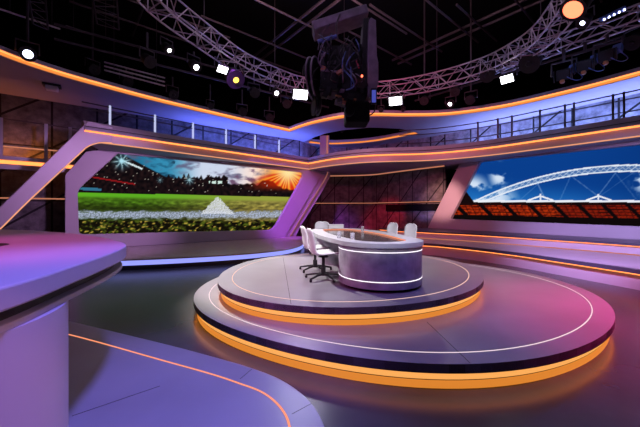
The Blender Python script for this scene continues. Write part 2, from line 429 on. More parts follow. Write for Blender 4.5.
mb = MB(); mb.plate([[LP.px(x, y, W2) for x, y in leg_in]], (-LP.n[0] * .14, -LP.n[1] * .14, 0)); mb.build('inner_leg', M['set'], fl)
mb = MB(); mb.plate([[LP.px(x, y, 0.06) for x, y in leg_out]], (-LP.n[0] * .3, -LP.n[1] * .3, 0)); mb.build('outer_leg', M['set'], fl)
mb = MB(); mb.tube([LP.px(x, y, W2 + .01) for x, y in smooth([(327.3, 167), (327, 175), (317.7, 191), (303, 215), (290, 236.5)], 5)], 0.013, 6); mb.build('light_line', M['wallline'], fl)

# front arm of the left frame
AP = VPlane((-7.67, 10.58), (7.13, 7.45))
arm = thing('slanted_arm', AP.p(-2.4, 0.0, 0), 'wide lavender slanted arm dropping from the gallery at far left', 'arm')
arm_px = [(88, 121), (78, 131), (0, 207), (-70, 277), (-70, 298), (0, 229), (32, 197.5), (80, 153)] + smooth([(80, 153), (86, 147.5), (93, 144), (102, 142.3), (112, 142.5)], 3)[1:] + [(113, 127)]
pts = [AP.px(x, y, 0.1) for x, y in arm_px]
for i, p in enumerate(pts):
    if p[2] < 0.0: pts[i] = (p[0], p[1], 0.0)
mb = MB(); mb.plate([pts], (-AP.n[0] * .35, -AP.n[1] * .35, 0)); mb.build('body', M['set'], arm, bevel=0.02)
mb = MB(); mb.tube([AP.px(x, y + .3, 0.09) for x, y in smooth([(-70, 298), (0, 229), (32, 197.5), (80, 153), (86, 147.5), (93, 144), (102, 142.3), (112, 142.6)], 4)], 0.02, 6); mb.build('light_line', M['amber_thin'], arm)

# picture on the left screen
def mixc(a, b, t):
    t = min(1, max(0, t)); return tuple(x + (y - x) * t for x, y in zip(a, b))
def nz(x, y, z=0.0): return noise.noise(Vector((x, y, z)))
def fbm(x, y, s=1.0, o=4):
    v = 0; a = 0.5
    for k in range(o): v += a * nz(x * s, y * s, k * 7.3); s *= 2; a *= .5
    return v
def sstep(a, b, x):
    t = min(1, max(0, (x - a) / (b - a))); return t * t * (3 - 2 * t)
def pitch_picture(x, y):
    """x, y: place on the picture in photograph pixels; returns display rgb 0..255"""
    hor = 192.5 + (x - 80) * 0.022
    if y > hor:
        g = y - hor; n = fbm(x * .16, y * .42, 1.0, 4); n2 = nz(x * .55, y * 1.0, 5)
        tan = sstep(130, 275, x)
        c = mixc((92, 172, 34), (150, 158, 62), tan)
        c = mixc(c, mixc((66, 104, 22), (138, 128, 62), tan), sstep(2.5, 6, g))
        c = mixc(c, mixc((40, 54, 14), (112, 100, 46), tan), sstep(7, 15, g))
        c = tuple(v * (1 + 1.1 * n * sstep(3, 9, g)) for v in c)
        n3 = fbm(x * .17, y * .27, 1.0, 4)
        low = sstep(219 + 5 * n, 222 + 5 * n, y)
        dk = mixc((18, 15, 8), (78, 92, 24), sstep(-.05, .28, n3))
        dk = mixc(dk, (190, 160, 68), sstep(.26, .5, nz(x * .33, y * .6 + x * .1, 9) + .35 * n3) * .9)
        c = mixc(c, dk, low)
        ly = 214.0 + 4.0 * n
        band = sstep(ly - 4.5, ly - 1.0, y) * (1 - sstep(ly + 2.5, ly + 6, y))
        n2 = nz(x * .8, y * 1.2, 5); wv = .86 + .35 * n2
        c = mixc(c, tuple(v * wv for v in (184, 196, 226)), band * (.85 + .5 * n2))
        tri = abs(x - 217.5) < (y - 196.5) * .95 + 2.2 * n2 and 197 < y < 214
        if tri: c = mixc(c, (222, 226, 238), .8 + .5 * n2)
        return tuple(max(0, v) for v in c)
    # sky
    c = mixc((24, 92, 128), (52, 140, 178), sstep(118, 165, x))
    c = mixc(c, (205, 215, 235), sstep(165, 205, x))
    c = mixc(c, (250, 225, 215), sstep(225, 255, x))
    c = mixc(c, (252, 170, 84), sstep(250, 278, x))
    cl = fbm(x * .05, y * .11, 1.0, 4)
    c = mixc(c, (96, 92, 122), sstep(.02, .28, cl) * (.85 if x < 265 else .35))
    if x < 175: c = mixc(c, (14, 40, 62), sstep(0.02, .3, -cl) * .8)
    if x > 215:
        cl2 = fbm(x * .075, y * .13, 1.0, 4)
        c = mixc(c, (112, 84, 112), sstep(-.05, .2, cl2) * sstep(215, 232, x) * (1 - sstep(258, 276, x)) * sstep(166, 172, y))
        an = math.atan2(y - 172, x - 288); rr = math.hypot(x - 288, y - 172)
        ray = .5 + .5 * math.cos(an * 26 + 2 * math.sin(an * 7))
        fire = mixc((214, 44, 10), (255, 168, 40), ray * .8)
        c = mixc(c, fire, sstep(246, 266, x) * sstep(168 + (x < 275) * (275 - x) * .35, 177 + (x < 275) * (275 - x) * .35, y))
        c = mixc(c, (255, 236, 180), (1 - sstep(1, 15, rr * .9)) * .95)
        c = mixc(c, (255, 214, 110), ray * (1 - sstep(4, 26, rr)) * .5)
    # stand and tree silhouette
    top = 152 + max(0, x - 118) * .52 if x < 165 else 177 + 3 * nz(x * .11, 2) + (4 * nz(x * .4, 8))
    if 165 <= x < 190: top = min(top, 176.5 + (x - 165) * .3)
    if 203 < x < 228: top = min(top, 179.5)
    if 207 < x < 210 or 223 < x < 225: top = min(top, 175)
    if x > 228: top = 184 - 4 * sstep(255, 268, x) + 3 * nz(x * .2, 4) + 10 * sstep(266, 290, x)
    if x < 117: top = 100
    k = sstep(top - .7, top + .9, y)
    dk = mixc((12, 8, 12), (34, 20, 22), .5 + nz(x * .3, y * .3))
    if x > 240: dk = mixc(dk, (170, 36, 10), sstep(240, 275, x) * (1 - sstep(184, 193, y)) * .9)
    c = mixc(c, dk, k)
    if 209 < x < 222 and 181 < y < 183.6 and int(x * .5) % 3: c = (210, 235, 225)
    if k > .5 and y < hor - 3 and nz(x * .5, y * .8, 3) > .60: c = mixc(c, (235, 225, 210), .75)
    if y > 168 and x < 135 and abs(y - (177.5 + (x - 95) * .17)) < .7 and x > 92: c = (140, 22, 26)
    if x < 101 and abs(y - 188.5 - (x - 80) * .06) < 1.3: c = (50, 110, 140)
    if abs(y - (160 + (x - 121) * .42)) < .9 and 121 < x < 142: c = (215, 230, 235)
    for (sx, sy, R, pw) in ((121.5, 161, 11, 1.0), (189.5, 180, 6, .8), (160, 180, 4, .6)):
        dx, dy = x - sx, y - sy; r = math.hypot(dx, dy)
        if r < R * 1.2:
            an = math.atan2(dy, dx); ray = abs(math.cos(an * 4 + .4)) ** 10
            g = max(1 - sstep(.1 * R, .38 * R, r), ray * (1 - sstep(.2 * R, 1.15 * R, r)))
            c = mixc(c, (225, 250, 255), g * pw)
            c = mixc(c, (70, 170, 200), (1 - sstep(0, R * 1.2, r)) * .35 * pw)
    return c
def arch_picture(x, y):
    c = mixc((10, 62, 140), (40, 128, 205), sstep(172, 212, y + (480 - x) * .08))
    c = mixc(c, (8, 52, 122), sstep(560, 660, x) * .6)
    cl = fbm(x * .055, y * .075, 1.0, 5)
    cm = max(1 - sstep(3, 17, math.hypot((x - 473) * .8, (y - 187))), 1 - sstep(2, 13, math.hypot((x - 499) * .9, (y - 176) * .7)), 1 - sstep(3, 17, math.hypot((x - 492) * .5, (y - 198))), 1 - sstep(3, 20, math.hypot(x - 645, y - 181)))
    c = mixc(c, (220, 232, 248), sstep(-.04, .16, cl + .06) * cm * .95)
    # lattice arch over the stand
    ax = (x - 636) / 165.0
    t1 = 165.0 + 34 * ax * ax + 4 * ax ** 4; t0 = t1 + 6.2 - 1.5 * abs(ax)
    if x > 472 and t1 - .7 < y < t0 + .7:
        edge = min(abs(y - t1), abs(y - t0)); k = .3
        if edge < .75: k = 1
        ph = (x * .16 + (y - t1) * .22) % 1.0; ph2 = (x * .16 - (y - t1) * .22) % 1.0
        if ph < .2 or ph2 < .16: k = max(k, .7)
        c = mixc(c, (226, 234, 246), k)
    # stay cables
    for (x0, y0, x1, y1, kk) in ((535, 178, 545, 199, .7), (567, 173, 598, 196, .55), (620, 167, 598, 196, .5), (640, 168, 600, 196, .25), (572, 173, 560, 200, .3), (612, 169, 636, 199, .3), (545, 178, 520, 200, .3)):
        if min(y0, y1) <= y <= max(y0, y1):
            xx = x0 + (x1 - x0) * (y - y0) / (y1 - y0)
            if abs(x - xx) < .7: c = mixc(c, (170, 198, 232), kk * .6)
    for px in (540.5, 598.5, 655):
        h = abs(x - px) / 13.0
        if h < 1 and abs(y - (196 + 4.5 * h)) < .8: c = (238, 242, 250)
        if 1 > h and abs(x - px) < .8 and 194 < y < 200: c = (225, 232, 245)
    roof = 201.3
    if abs(y - roof) < 1.1 and x > 473: c = (236, 240, 248)
    if y > roof + .9 or (x < 478 and y > 187 + (x - 463) * 1.35 and y > 188):
        s = y - roof; n = nz(x * .35, y * .5, 2)
        c = mixc((100, 18, 8), (196, 58, 14), .5 + .9 * n)
        if x > 560: c = mixc(c, (96, 14, 12), .55)
        if s < 4.0: c = (30, 10, 10)
        if (y * .33) % 1.0 < .22: c = mixc(c, (26, 8, 8), .8)
        if ((x - s * .5) * .16) % 1.0 < .14: c = mixc(c, (36, 10, 8), .7)
        g = (x - s * 1.0 - 477) / 24.5
        if abs(g - round(g)) < .11: c = (16, 8, 10)
        bot = 214.5 + (x - 451) * .022
        if y > bot: c = (14, 8, 9)
        if x < 478 and y < roof + 2: c = (22, 10, 12)
    return c
def lin(v):
    v = min(1, max(0, v / 255)); return v / 12.92 if v < .04045 else ((v + .055) / 1.055) ** 2.4
def led_screen(name, pl, t0, t1, z0, z1, nu, nv, pic, label, st, t0t, t1t):
    o = thing(name, pl.p((t0 + t1) / 2, z0, 0), label, 'screen')
    mb = MB(); mb.grid(lambda a, b: pl.p((t0 + (t0t - t0) * b) * (1 - a) + (t1 + (t1t - t1) * b) * a, z0 + (z1 - z0) * b, 0.015), nu, nv)
    s = mb.build('display', led_picture(name + '_picture', st), o, fix=False)
    ca = s.data.color_attributes.new('picture', 'FLOAT_COLOR', 'POINT')
    buf = []
    for v in mb.v:
        c = pic(*to_px(v)); buf += [lin(c[0]), lin(c[1]), lin(c[2]), 1.0]
    ca.data.foreach_set('color', buf)
    mb = MB(); mb.plate([[pl.p(t0, z0, .012), pl.p(t1, z0, .012), pl.p(t1t, z1, .012), pl.p(t0t, z1, .012)]], (-pl.n[0] * .1, -pl.n[1] * .1, 0)); mb.build('cabinet', M['black'], o)
def tof(pl, px, w=0.0):
    p = pl.px(px, 200, w); return (p[0] - pl.o[0]) * pl.u[0] + (p[1] - pl.o[1]) * pl.u[1]
led_screen('led_screen', LP, tof(LP, 75), tof(LP, 277), 0.70, 4.0, 340, 120, pitch_picture, 'left wall screen showing a floodlit football pitch at dusk', 1.0, tof(LP, 75), tof(LP, 307))
led_screen('led_screen', RP, tof(RP, 447), tof(RP, 690), 1.25, 4.0, 330, 130, arch_picture, 'right wall screen showing a white arch over red seats under blue sky', 1.0, tof(RP, 474), tof(RP, 690))

# ---------------------------------------------------------------- right frame
fr = thing('screen_frame', RP.p(0, 0.8, 0.1), 'pink lavender screen frame with one slanted leg around the blue sky screen', 'screen frame')
open_r = rounded([RP.px(450, 219, W), RP.px(479.5, 161.7, W), RP.px(690, 139.0, W), RP.px(690, 228.5, W)], [.12, .1, .1, .1])
outr = [zfix(RP.px(427.5, 229, W), 0.8), RP.px(430, 223, W), zfix(RP.px(459.5, 162, W), DECK_Z), zfix(RP.px(720, 140, W), DECK_Z), zfix(RP.px(720, 240, W), 0.8)]
mb = MB(); mb.plate([outr, open_r], (-RP.n[0] * .2, -RP.n[1] * .2, 0)); mb.build('surround', M['set'], fr, bevel=0.015)

# ---------------------------------------------------------------- stepped benches at right
B1 = smooth([(2.3, 13.5), (3.2, 13.1), (3.97, 12.75), (4.63, 12.3), (5.5, 11.1), (6.13, 9.85), (6.5, 8.75), (6.9, 7.5), (7.05, 7.0), (7.3, 5.6), (7.4, 3.8)], 5)
B2 = smooth([(3.2, 16.9), (3.6, 16.1), (4.1, 15.3), (4.6, 14.9), (5.3, 14.2), (6.6, 12.95), (8.1, 10.84), (9.15, 9.15), (10.2, 6.9), (10.9, 4.2)], 5)
bn = thing('stepped_bench', (6, 11, 0), 'long two tier curved bench with amber light strips below the blue sky screen', 'bench')
RW = [RP.p(tof(RP, 740), 0, 0.0)[:2], RP.p(tof(RP, 430), 0, 0.0)[:2]]
mb = MB(); mb.prism([offset(B1, 0.10) + [(10.9, 3.9)] + list(reversed(offset(B2, -0.2)))], 0.42, 0.46); mb.build('lower_tread', M['set'], bn)
mb = MB(); mb.sweep(B1, [(0.0, 0.37), (0.115, 0.37), (0.115, 0.462), (0.0, 0.462)], loop=True); mb.build('dark_lip', M['dtread'], bn)
mb = MB(); mb.sweep(B1, [(-0.2, 0.42), (0.0, 0.36), (0.0, 0.0), (-0.2, 0.0)], loop=True); mb.build('lower_riser', M['set'], bn)
mb = MB(); mb.sweep(B1, [(0.06, 0.345), (0.10, 0.345), (0.10, 0.367), (0.06, 0.367)], loop=True); mb.build('light_strip', M['amber'], bn)
mb = MB(); mb.prism([offset(B2, 0.05) + [(13.0, 4.2), RW[0], RW[1], (5.6, 17.0), (3.4, 17.6)]], 0.74, 0.8); mb.build('upper_tread', M['dtread'], bn)
mb = MB(); mb.sweep(B2, [(0.0, 0.735), (0.07, 0.735), (0.07, 0.802), (0.0, 0.802)], loop=True); mb.build('dark_lip', M['dtread'], bn)
mb = MB(); mb.sweep(B2, [(-0.2, 0.73), (0.0, 0.73), (0.0, 0.46), (-0.2, 0.46)], loop=True); mb.build('upper_riser', M['set'], bn)
mb = MB(); mb.sweep(B2, [(0.035, 0.712), (0.065, 0.712), (0.065, 0.734), (0.035, 0.734)], loop=True); mb.build('light_strip', M['amber'], bn)
mb = MB(); mb.sweep(B2, [(0.01, 0.465), (0.05, 0.465), (0.05, 0.49), (0.01, 0.49)], loop=True); mb.build('light_line', M['wallline'], bn)

# ---------------------------------------------------------------- low platform at left with blue strip
E1 = smooth([(-9.5, 8.7), (-7.5, 8.95), (-5.7, 9.3), (-4.24, 9.75), (-2.9, 10.35), (-2.0, 10.95), (-1.2, 11.85), (-0.78, 13.2), (-0.75, 15.0), (-0.85, 17.2)], 5)
pf = thing('low_platform', (-4, 11.5, 0), 'low reflective platform with blue glowing edge below the football pitch screen', 'platform')
mb = MB(); mb.prism([E1 + [(-1.1, 17.6), LP.p(tof(LP, 290), 0, 0.05)[:2], LP.p(tof(LP, 0), 0, 0.05)[:2], (-12.5, 9.3)]], 0.29, 0.33); mb.build('top', paint('platform_gloss', (0.42, 0.34, 0.38), 0.25), pf)
mb = MB(); mb.sweep(E1, [(-0.1, 0.285), (0.0, 0.285), (0.0, 0.15), (-0.1, 0.15)], loop=True); mb.build('light_strip', M['blue'], pf)
mb = MB(); mb.sweep(E1, [(-0.3, 0.15), (-0.12, 0.15), (-0.12, 0.0), (-0.3, 0.0)], loop=True); mb.build('plinth', M['edge'], pf)

# ---------------------------------------------------------------- round podium in two tiers
def fourier(c, co, n=120):
    out = []
    for i in range(n):
        t = -2 * PI * i / n
        r = co[0] + sum(co[2 * k - 1] * math.cos(k * t) + co[2 * k] * math.sin(k * t) for k in range(1, (len(co) + 1) // 2))
        out.append((c[0] + r * math.cos(t), c[1] + r * math.sin(t)))
    return out     # clockwise, so the right-hand side is the inside
RIM_U = fourier((0.6, 6.7), [2.704, 0.067, 0.183, -0.047, 0.166, 0.009, 0.032, -0.025, -0.003])
RIM_L = fourier((1.1, 6.1), [3.584, 0.239, 0.616, 0.038, 0.049, 0.009, 0.008, 0.039, 0.026])
Z1, Z2 = 0.27, 0.52
def tier(name, rim, z0, z1, line_off, line_mat, label, seams, c):
    t = thing(name, (c[0], c[1], z0), label, 'podium')
    mb = MB(); mb.sweep(rim, [(0.0, z1 - .004), (0.0, z1 - .095)], closed=True); mb.build('slab_edge', M['edge'], t, sm=True)
    mb = MB(); mb.prism([rim], z1 - .09, z1); mb.build('deck', M['deck'], t)
    rs = offset(rim, 0.055, True)
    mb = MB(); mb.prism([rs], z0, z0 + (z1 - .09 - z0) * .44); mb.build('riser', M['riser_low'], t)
    mb = MB(); mb.prism([offset(rim, .061, True)], z0 + .01, z1 - .09); mb.build('riser_core', M['edge'], t)
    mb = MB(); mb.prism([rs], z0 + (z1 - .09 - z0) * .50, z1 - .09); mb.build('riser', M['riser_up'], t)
    mb = MB(); mb.sweep(rim, [(0.022, z1 - .100), (0.036, z1 - .100), (0.036, z1 - .092), (0.022, z1 - .092)], closed=True, loop=True); mb.build('light_strip', M['amber_hid'], t)
    li = offset(rim, line_off, True)
    mb = MB(); mb.sweep(li, [(-.0065, z1 + .0005), (-.0065, z1 + .003), (.0065, z1 + .003), (.0065, z1 + .0005)], closed=True, loop=True); mb.build('light_line', line_mat, t)
    for a, b in seams:
        d = Vector((b[0] - a[0], b[1] - a[1], 0)); m_ = ((a[0] + b[0]) / 2, (a[1] + b[1]) / 2, z1 + .0006)
        MB().box(m_, (d.length, .008, .0012), rz=math.atan2(d.y, d.x)).build('seam', M['edge'], t)
    return t
def seam_px(z, a, b): return (at(*a, z)[:2], at(*b, z)[:2])
tier('round_podium', RIM_L, 0.0, Z1, 0.25, M['paleline'], 'wide lower tier of the round podium with a white inlaid line', [seam_px(Z1, (427, 322), (470, 363))], (1.1, 6.6))
tier('round_podium', RIM_U, Z1, Z2, 0.25, M['pinkline'], 'upper round podium tier that carries the oval desk', [seam_px(Z2, (283, 257), (291, 304))], (0.6, 6.9))

# ---------------------------------------------------------------- oval presenter desk
dk = thing('oval_desk', (0.76, 6.8, Z2), 'grey oval presenter desk with white light lines on the round podium', 'desk')
A0, A1 = Vector((1.02, 5.45)), Vector((0.50, 8.15))
ax = (A1 - A0).normalized(); ay = Vector((ax.y, -ax.x))
def oval(r, bulge, a0=A0, a1=A1, n=28):
    out = []
    L = (a1 - a0).length
    for k in range(n + 1):     # near cap from right to left
        t = PI * k / n; p = a0 + ay * (math.cos(t) * r) - ax * (math.sin(t) * r); out.append(tuple(p))
    for k in range(1, 12):
        s = k / 12; p = a0 + ax * (L * s) - ay * (r + bulge * math.sin(PI * s)); out.append(tuple(p))
    for k in range(n + 1):
        t = PI * k / n; p = a1 - ay * (math.cos(t) * r) + ax * (math.sin(t) * r); out.append(tuple(p))
    for k in range(1, 12):
        s = 1 - k / 12; p = a0 + ax * (L * s) + ay * (r + bulge * math.sin(PI * s)); out.append(tuple(p))
    return out
TZ = Z2 + 0.75
o1, o2 = oval(0.71, 0.13), oval(0.43, 0.11)
mb = MB(); mb.prism([o1, o2], TZ - .075, TZ); mb.build('top_ring', M['desktop'], dk, bevel=0.008)
mb = MB(); mb.prism([oval(0.45, 0.11)], TZ - .07, TZ - .03); mb.build('centre_inlay', M['inlay'], dk)
mb = MB(); mb.sweep(oval(0.428, 0.11), [(.0, TZ - .022), (.012, TZ - .022), (.012, TZ - .008), (.0, TZ - .008)], closed=True, loop=True); mb.build('light_line', M['salmon'], dk)
near = oval(0.685, 0.0, A0, A0 + ax * 0.06)
mb = MB(); mb.prism([near], Z2 + .05, TZ - .075); mb.build('front_drum', M['deskstone'], dk)
mb = MB(); mb.prism([oval(0.62, 0, A0, A0 + ax * .06)], Z2, Z2 + .05); mb.build('plinth', M['black'], dk)
for z in (Z2 + .165, Z2 + .61):
    mb = MB(); mb.sweep(near, [(-.004, z - .0055), (.003, z - .0055), (.003, z + .0055), (-.004, z + .0055)], closed=True, loop=True); mb.build('light_line', M['whiteline'], dk)
mb = MB(); mb.prism([oval(0.66, 0.0, A1 - ax * 0.35, A1)], Z2, TZ - .075); mb.build('rear_drum', M['deskstone'], dk)
mb = MB(); mb.box(((A0.x + A1.x) / 2, (A0.y + A1.y) / 2, Z2 + .33), (0.3, 2.0, .66), rz=math.atan2(ax.y, ax.x) - PI / 2); mb.build('spine', M['deskstone'], dk)

# glasses and the white box on the desk
def tumbler(x, y, label):
    o = thing('drinking_glass', (x, y, TZ - .03), label, 'glass', 'drinking glasses on the oval desk')
    mb = MB(); mb.lathe([(.034, 0), (.040, .14), (.037, .14), (.031, .012), (0.0005, .012)], (x, y, TZ - .029), 20); mb.build('tumbler', M['glass'], o, sm=True)
    return o
for (px, py, lb) in ((339, 239.5, 'clear drinking glass left of the pair in the middle of the desk inlay'), (352.5, 241, 'clear drinking glass right of the pair nearest the rounded desk end'), (362.5, 232.2, 'clear drinking glass alone near the far side of the oval desk')):
    p = at(px, py, TZ - .03); tumbler(p[0], p[1], lb)
wb = thing('white_box', (0.40, 8.62, TZ), 'low white box lying on the far end of the oval desk', 'box')
MB().box((0.42, 8.62, TZ + .05), (.40, .22, .10), rz=.1).build('box_body', M['white'], wb, bevel=.01)
MB().box((0.42, 8.62, TZ + .107), (.42, .24, .014), rz=.1).build('lid', M['white'], wb)

# ---------------------------------------------------------------- chairs
def make_chair(loc, label):
    o = thing('swivel_chair', loc, label, 'chair', 'white swivel chairs around the oval desk')
    X, Y, Z = loc
    prof = smooth([(.24, .435), (.20, .462), (.05, .455), (-.10, .448), (-.19, .47), (-.235, .54), (-.25, .64), (-.262, .74), (-.285, .85), (-.30, .91)], 4)
    n = len(prof) - 1; cut = 18
    def wid(i):
        s = i / n
        if i < 6: return .20 + .035 * math.sin(PI / 2 * i / 6)
        w = .235 - .03 * sstep(.45, .6, s) + .005
        if s > .80: w *= math.sqrt(max(0.02, 1 - ((s - .80) / .2) ** 2.6 * .90))
        return w
    def P(i, a):
        y, z = prof[i]; s = i / n; w = wid(i)
        lift = .035 * a * a
        return (X + w * a, Y + y + (lift * 1.4 if i >= cut else 0), Z + z + (lift if i < cut else 0))
    for nm, i0, i1 in (('seat', 0, cut), ('backrest', cut, n)):
        mb = MB(); vs = []; k = 10
        for i in range(i0, i1 + 1):
            for j in range(k + 1): vs.append(P(i, -1 + 2 * j / k))
        m_ = i1 - i0
        mb.add(vs, [(i * (k + 1) + j, i * (k + 1) + j + 1, (i + 1) * (k + 1) + j + 1, (i + 1) * (k + 1) + j) for i in range(m_) for j in range(k)])
        mb.build(nm, M['white'], o, sm=True, solid=.022)
    MB().lathe([(.10, .40), (.07, .435)], loc, 16).build('seat_mount', M['rig'], o)
    MB().lathe([(.045, .07), (.045, .22), (.028, .22), (.028, .41)], loc, 16).build('column', M['rig'], o, sm=True)
    for k in range(5):
        a = 2 * PI * k / 5 + .3; c, s = math.cos(a), math.sin(a)
        lg = MB().tube([(X + c * .03, Y + s * .03, Z + .10), (X + c * .17, Y + s * .17, Z + .085), (X + c * .35, Y + s * .35, Z + .05)], [.024, .02, .015], 8).build('leg', M['rig'], o, sm=True)
        MB().lathe([(.018, 0.0), (.024, .012), (.024, .03), (.012, .05)], (X + c * .34, Y + s * .34, Z), 10).build('glide', M['rig'], lg)
    return o
ch0 = make_chair((0, 0, 0), 'x')
for i, (x, y, rz, lb) in enumerate(((0.06, 5.80, -PI / 2 + .25, 'white swivel chair nearest the camera, overlapping the one behind, left of the oval desk'),
                                    (-0.10, 6.62, -PI / 2 + .25, 'white swivel chair half hidden behind the nearest one, left of the oval desk'),
                                    (0.05, 9.12, PI - .05, 'white swivel chair facing forward at the far end of the oval desk'),
                                    (1.70, 8.3, PI / 2 + .45, 'white swivel chair at right of the oval desk, the one nearer the back wall'),
                                    (2.02, 7.75, PI / 2 + .45, 'white swivel chair at right of the oval desk, beside the rounded drum'))):
    c = ch0 if i == 0 else copy_tree(ch0)
    c.location = (x, y, Z2); c.rotation_euler = (0, 0, rz); c['label'] = lb

# ---------------------------------------------------------------- foreground platform and curved desk at left
fp = thing('side_platform', (-2, 2.5, 0), 'lavender side platform with salmon light line under the curved desk', 'platform')
edge = smooth([(-7.0, 6.0), (-5.0, 5.25), (-3.65, 4.67), (-1.97, 3.92), (-1.2, 3.55), (-0.72, 3.30), (-0.36, 3.05), (-0.10, 2.74), (0.03, 2.42), (0.06, 2.05), (0.0, 1.4), (-0.15, 0.3), (-0.2, -1.5)], 6)
PZ = 0.15
mb = MB(); mb.prism([edge + [(-7.0, -1.5)]], 0.0, PZ); mb.build('deck', M['deck'], fp, bevel=.012)
ln = smooth([(-6.5, 5.4), (-4.8, 4.75), (-3.24, 4.15), (-1.73, 3.46), (-1.1, 3.17), (-0.76, 2.99), (-0.50, 2.83), (-0.31, 2.6), (-0.22, 2.35), (-0.2, 2.0), (-0.24, 1.4), (-0.4, 0.3)], 6)
mb = MB(); mb.sweep(ln, [(-.009, PZ + .001), (-.009, PZ + .004), (.009, PZ + .004), (.009, PZ + .001)], loop=True); mb.build('light_line', M['salmon'], fp)
for a, b in (((72, 416), (160, 386)), ((240, 379), (252, 369)), ((292, 414), (318, 400))):
    p, q = at(*a, PZ), at(*b, PZ); MB().box(((p[0] + q[0]) / 2, (p[1] + q[1]) / 2, PZ + .0006), (math.dist(p, q), .006, .0012), rz=math.atan2(q[1] - p[1], q[0] - p[0])).build('seam', M['edge'], fp)

cd = thing('curved_desk', (-2.6, 2.4, PZ), 'large purple lit curved presenter desk at the left edge, in front', 'desk')
CT = 1.42
top = smooth([(-1.75, -0.3), (-1.42, 0.6), (-1.44, 1.45), (-1.56, 2.04), (-1.70, 2.60), (-1.86, 3.05), (-2.03, 3.34), (-2.28, 3.62), (-2.85, 4.15), (-4.1, 5.05), (-5.9, 5.85), (-7.5, 6.2), (-7.6, 4.5), (-5.0, 1.5), (-3.2, -0.2)], 6, closed=True)
mb = MB(); mb.prism([top], CT - .115, CT); mb.build('top', M['set'], cd, bevel=.012)
mb = MB(); mb.prism([offset(top, -0.10, True)], CT - .19, CT - .115); mb.build('shadow_gap', M['edge'], cd)
mb = MB(); mb.prism([offset(top, -0.035, True)], CT - .225, CT - .19); mb.build('lower_lip', M['set'], cd, bevel=.006)
c0 = (-2.3, 1.6)
mb = MB(); mb.lathe([(.82, PZ), (.82, CT - .225)], (c0[0], c0[1], 0), 64); mb.build('pedestal', M['set'], cd, sm=True)
MB().lathe([(.33, CT - .002), (.33, CT + .002)], (-3.42, 3.05, 0), 32).build('inset_panel', M['edge'], cd)

# ---------------------------------------------------------------- truss ring and second truss
def truss(name, path, z, w, closed, label, mat, step=2):
    t = thing(name, (path[0][0], path[0][1], z), label, 'truss')
    chords = []
    for o, dz in ((-w / 2, w / 2), (w / 2, w / 2), (-w / 2, -w / 2), (w / 2, -w / 2)):
        P = [(p[0], p[1], z + dz) for p in offset(path, o, closed)]; chords.append(P)
        MB().tube(P, .026, 6, closed).build('chord', mat, t, sm=True)
    for i0, (a, b) in enumerate(((0, 1), (2, 3), (0, 2), (1, 3))):
        mb = MB(); n = len(path)
        for i in range(0, n - (0 if closed else 1)):
            A, B = chords[a], chords[b]; j = (i + 1) % n
            if i % 2: A, B = B, A
            mb.tube([A[i], B[j]], .017, 5); 
            if i % 4 == 0: mb.tube([A[i], B[i]], .017, 5)
        mb.build('lacing', mat, t)
    return t
ring = smooth([(-4.2, 8.27), (-3.64, 10.04), (-2.93, 11.74), (-1.85, 13.1), (-.83, 13.96), (1.1, 14.55), (3.14, 14.36), (4.92, 13.47), (6.25, 12.2), (6.75, 11.1), (6.9, 10.0), (6.6, 8.7), (6.2, 7.6), (5.2, 5.4), (3.4, 4.0), (1.3, 3.5), (-1.2, 4.0), (-3.1, 5.4), (-4.0, 7.0)], 4, closed=True)
TR = 7.2
truss('lighting_truss', ring, TR, .54, True, 'silver circular lighting truss hanging above the round podium', M['alu'])
br = [(6.7 + 4.2 * k / 16, 12.0 - 6.4 * k / 16) for k in range(17)]
truss('lighting_truss', br, 7.15, .42, False, 'straight silver truss branching off to the right of the circular truss', M['alu'])
# hanger cables
for i, (x, y) in enumerate(((-3.64, 10.04), (6.9, 10.0), (1.1, 14.55), (-1.85, 13.1), (4.92, 13.47))):
    o = MB().tube([(x, y, TR + .25), (x, y, 11.55)], .012, 5).build('hanger_cable', M['steel'])
    tag(o, 'thin dark steel cable holding the circular truss ' + ('on its left side', 'on its right side', 'at the back of the ring', 'behind the left lamps', 'behind the right lamps')[i], 'cable', 'truss hanger cables')
# ---------------------------------------------------------------- ceiling grid
A_, B_ = Vector((.75, .66, 0)), Vector((-.62, .78, 0))
def pipe(p, q, r, label, z, name='grid_pipe', cat='pipe', group='ceiling grid pipes'):
    o = MB().tube([(p[0], p[1], z), (q[0], q[1], z)], r, 6).build(name, M['steel']); return tag(o, label, cat, group)
spots_a = [((-4.8, 12.9), 6), ((-5.6, 14.4), 6), ((-3.2, 11.2), 7), ((-1.4, 9.6), 7), ((0.8, 13.6), 5.5), ((1.9, 12.2), 5.5), ((2.9, 11.0), 6), ((5.2, 12.2), 4), ((6.0, 10.8), 4), ((-8.6, 10.6), 6), ((-9.4, 12.0), 6), ((7.6, 9.4), 4)]
for k, (p, L) in enumerate(spots_a):
    q = (p[0] + A_.x * L, p[1] + A_.y * L)
    pipe(p, q, .045, 'dim ceiling grid pipe running away from the camera under the black ceiling', 9.6)
spots_b = [((0.4, 11.8), 6.5), ((0.75, 12.1), 6.5), ((8.2, 11.6), 7), ((8.6, 12.0), 7), ((-3.0, 7.6), 9), ((9.6, 6.6), 7)]
for k, (p, L) in enumerate(spots_b):
    q = (p[0] + B_.x * L, p[1] + B_.y * L)
    pipe(p, q, .06, 'dim ceiling beam crossing the grid pipes under the black ceiling', 9.75, 'grid_beam', 'beam', 'ceiling grid beams')
